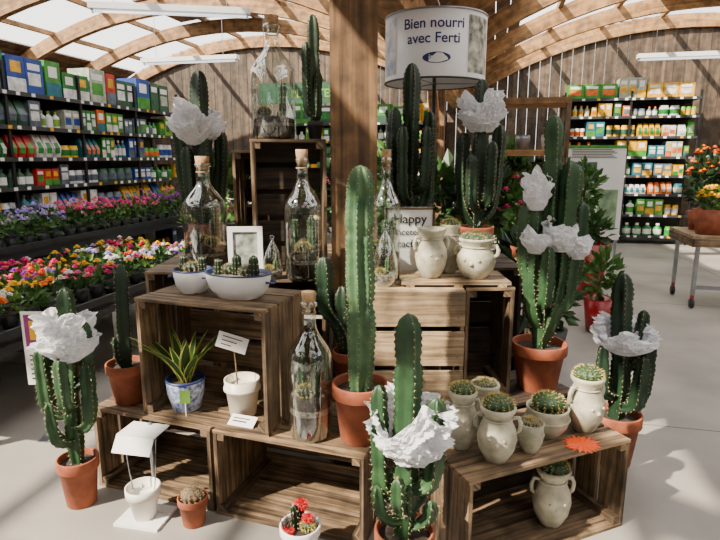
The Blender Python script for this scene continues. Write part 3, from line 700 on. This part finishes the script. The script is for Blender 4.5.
mb=MB(); mb.box(-.36,.36,0,.03,.45,1.66,WPAPER); mb.box(-.30,.02,-.004,-.0005,1.2,1.45,PROD[9]); mb.box(.06,.3,-.004,-.0005,.6,1.1,pmat('poster_print',(.3,.45,.25),.5,scale=9,c2=(.12,.2,.12))); mb.box(-.3,-.02,-.004,-.0005,.6,1.1,PROD[10])
for i in range(6): mb.box(-.3,.25-.03*(i%3),-.004,-.0005,1.5+.02*i,1.508+.02*i,INK)
mb.box(-.36,.36,-.006,-.0005,1.62,1.66,PROD[3])
for x in (-.34,.31): mb.box(x,x+.03,.0,.03,0,.45,STEEL); 
for x in (-.34,.31): mb.box(x,x+.03,-.2,.24,0,.02,STEEL)
mb.obj('poster_stand',(3.02,7.3,0),-8)
mb=MB(); mb.box(-.9,.9,0,.03,0,.32,PROD[5]); text(mb,'PLANTES',.18,lambda x,y:Vector((x,-.004,y+.09)),PROD[7])
for x in (-.8,.8): mb.box(x-.004,x+.004,.01,.018,.32,1.5,STEEL)
mb.obj('hanging_green_sign',(-.75,9.2,2.35),BR)
mb=MB()
for k in range(6): mb.box(0,1.0,k*.13,k*.13+.12,.72,.75,W_PALE)
mb.box(0,1.0,0,.02,.64,.72,W_OLD); mb.box(0,.02,0,.77,.64,.72,W_OLD); mb.box(.98,1,0,.77,.64,.72,W_OLD)
for x in (.06,.9):
    for y in (.06,.68):
        mb.box(x,x+.035,y,y+.035,.14,.64,STEEL); mb.box(x+.0,x+.03,y,y+.03,.10,.14,RED)
        mb.lathe([(.001,-.015),(.05,-.015),(.055,0),(.05,.015),(.001,.015)],DGREY,16,M=Matrix.Translation((x+.017,y+.017,.055))@Matrix.Rotation(math.pi/2,4,'Y'))
mb.box(.06,.93,.07,.09,.2,.24,STEEL)
mb.obj('plant_cart',(3.27,5.45,0),BR)
group('potted_foliage_plants',(3.27,5.45,0),BR,[(.2,.2,.75,.12,.20,dict(lm=1,n=120,pr=.17,ph=.25,fl=2,ls=.08,nf=40)),(.22,.56,.75,.14,.62,dict(lm=2,n=220,pr=.13,ph=.2,fl=7,ls=.1,nf=40)),(.6,.3,.75,.16,.3,dict(lm=0,n=160,pr=.15,ph=.22,fl=7,ls=.09,nf=40)),(.82,.56,.75,.13,.5,dict(lm=2,n=120,pr=.12,ph=.2,fl=2,nf=40))])
# ------------------------------------------------------------------ drum sign on pole
mb=MB(); r=.305; z0,z1=1.95,2.32
mb.lathe([(r,z0),(r,z1),(r-.006,z1),(r-.006,z0),(r,z0)],WHITE,64)
for z in (z0,z1):
    mb.tube([(r*math.cos(a/48*TAU),r*math.sin(a/48*TAU),z) for a in range(49)],.006,BLACK if z==z0 else STEEL,6)
    for k in range(3): mb.tube([(0,0,z),(r*math.cos(TAU*k/3),r*math.sin(TAU*k/3),z)],.004,STEEL,5)
def wrap(x,y,off=0,e=.002): 
    a=-math.pi/2+(x+off)/r; return Vector(((r+e)*math.cos(a),(r+e)*math.sin(a),y))
text(mb,'Bien nourri',.078,lambda x,y:wrap(x,y+2.215,-.05),NAVY)
text(mb,'avec Ferti',.078,lambda x,y:wrap(x,y+2.135,-.05),NAVY)
vs=[wrap(.08*math.cos(TAU*k/24)-.03,2.055+.03*math.sin(TAU*k/24)) for k in range(24)]; mb.add(vs,[tuple(range(24))],NAVY)
text(mb,'jardin',.04,lambda x,y:wrap(x,y+2.045,-.03,.004),WPAPER)
def panel(x0,x1,ya,yb,mat):
    n=8; vs=[];
    for i in range(n+1):
        x=x0+(x1-x0)*i/n; vs+=[wrap(x,ya,0,.0015),wrap(x,yb,0,.0015)]
    mb.add(vs,[(2*i,2*i+2,2*i+3,2*i+1) for i in range(n)],mat)
panel(-.46,-.29,1.98,2.29,pmat('sign_image_a',(.25,.32,.45),.5,scale=14,c2=(.75,.7,.65)))
panel(.16,.36,1.98,2.29,pmat('sign_image_b',(.6,.6,.5),.5,scale=20,c2=(.03,.04,.02)))
mb.tube([(0,0,.02),(0,0,z1)],.012,BLACK,10); mb.lathe([(.001,0),(.18,0),(.18,.012),(.02,.03),(.001,.03)],BLACK,28)
mb.obj('drum_advertising_sign',(.46,3.62,0))
def lamp(loc,rz,L=1.6):
    mb=MB(); mb.box(-L/2,L/2,-.06,.06,0,.06,WHITE); mb.tube([(-L/2+.03,0,-.02),(L/2-.03,0,-.02)],.014,TUBE,8)
    for x in (-L/2+.02,L/2-.04): mb.box(x,x+.02,-.02,.02,-.035,0,WHITE)
    for x in (-L*.35,L*.35): mb.box(x-.003,x+.003,-.003,.003,.06,.85,STEEL)
    return mb.obj('hanging_fluorescent_lamp',loc,rz)
lamp((-1.95,6.2,2.98),BR+22); lamp((4.9,8.6,2.95),BR); lamp((-2.6,9.0,2.95),BR)
# ------------------------------------------------------------------ light, camera
w=bpy.data.worlds.new('World'); bpy.context.scene.world=w; w.use_nodes=True
bg=w.node_tree.nodes['Background']; bg.inputs[0].default_value=(1,.985,.96,1); bg.inputs[1].default_value=2.7
s=bpy.data.lights.new('sun','SUN'); s.energy=20; s.angle=math.radians(1.0); s.color=(1,.87,.69)
so=bpy.data.objects.new('sun',s); bpy.context.scene.collection.objects.link(so)
so.rotation_euler=Vector((.65,.42,-.66)).to_track_quat('-Z','Y').to_euler()
cd=bpy.data.cameras.new('camera'); co=bpy.data.objects.new('camera',cd); bpy.context.scene.collection.objects.link(co)
cd.lens=28; cd.sensor_width=36; cd.clip_start=.05
co.location=(0,0,1.5); co.rotation_euler=(math.radians(90-11.31),0,0)
bpy.context.scene.camera=co
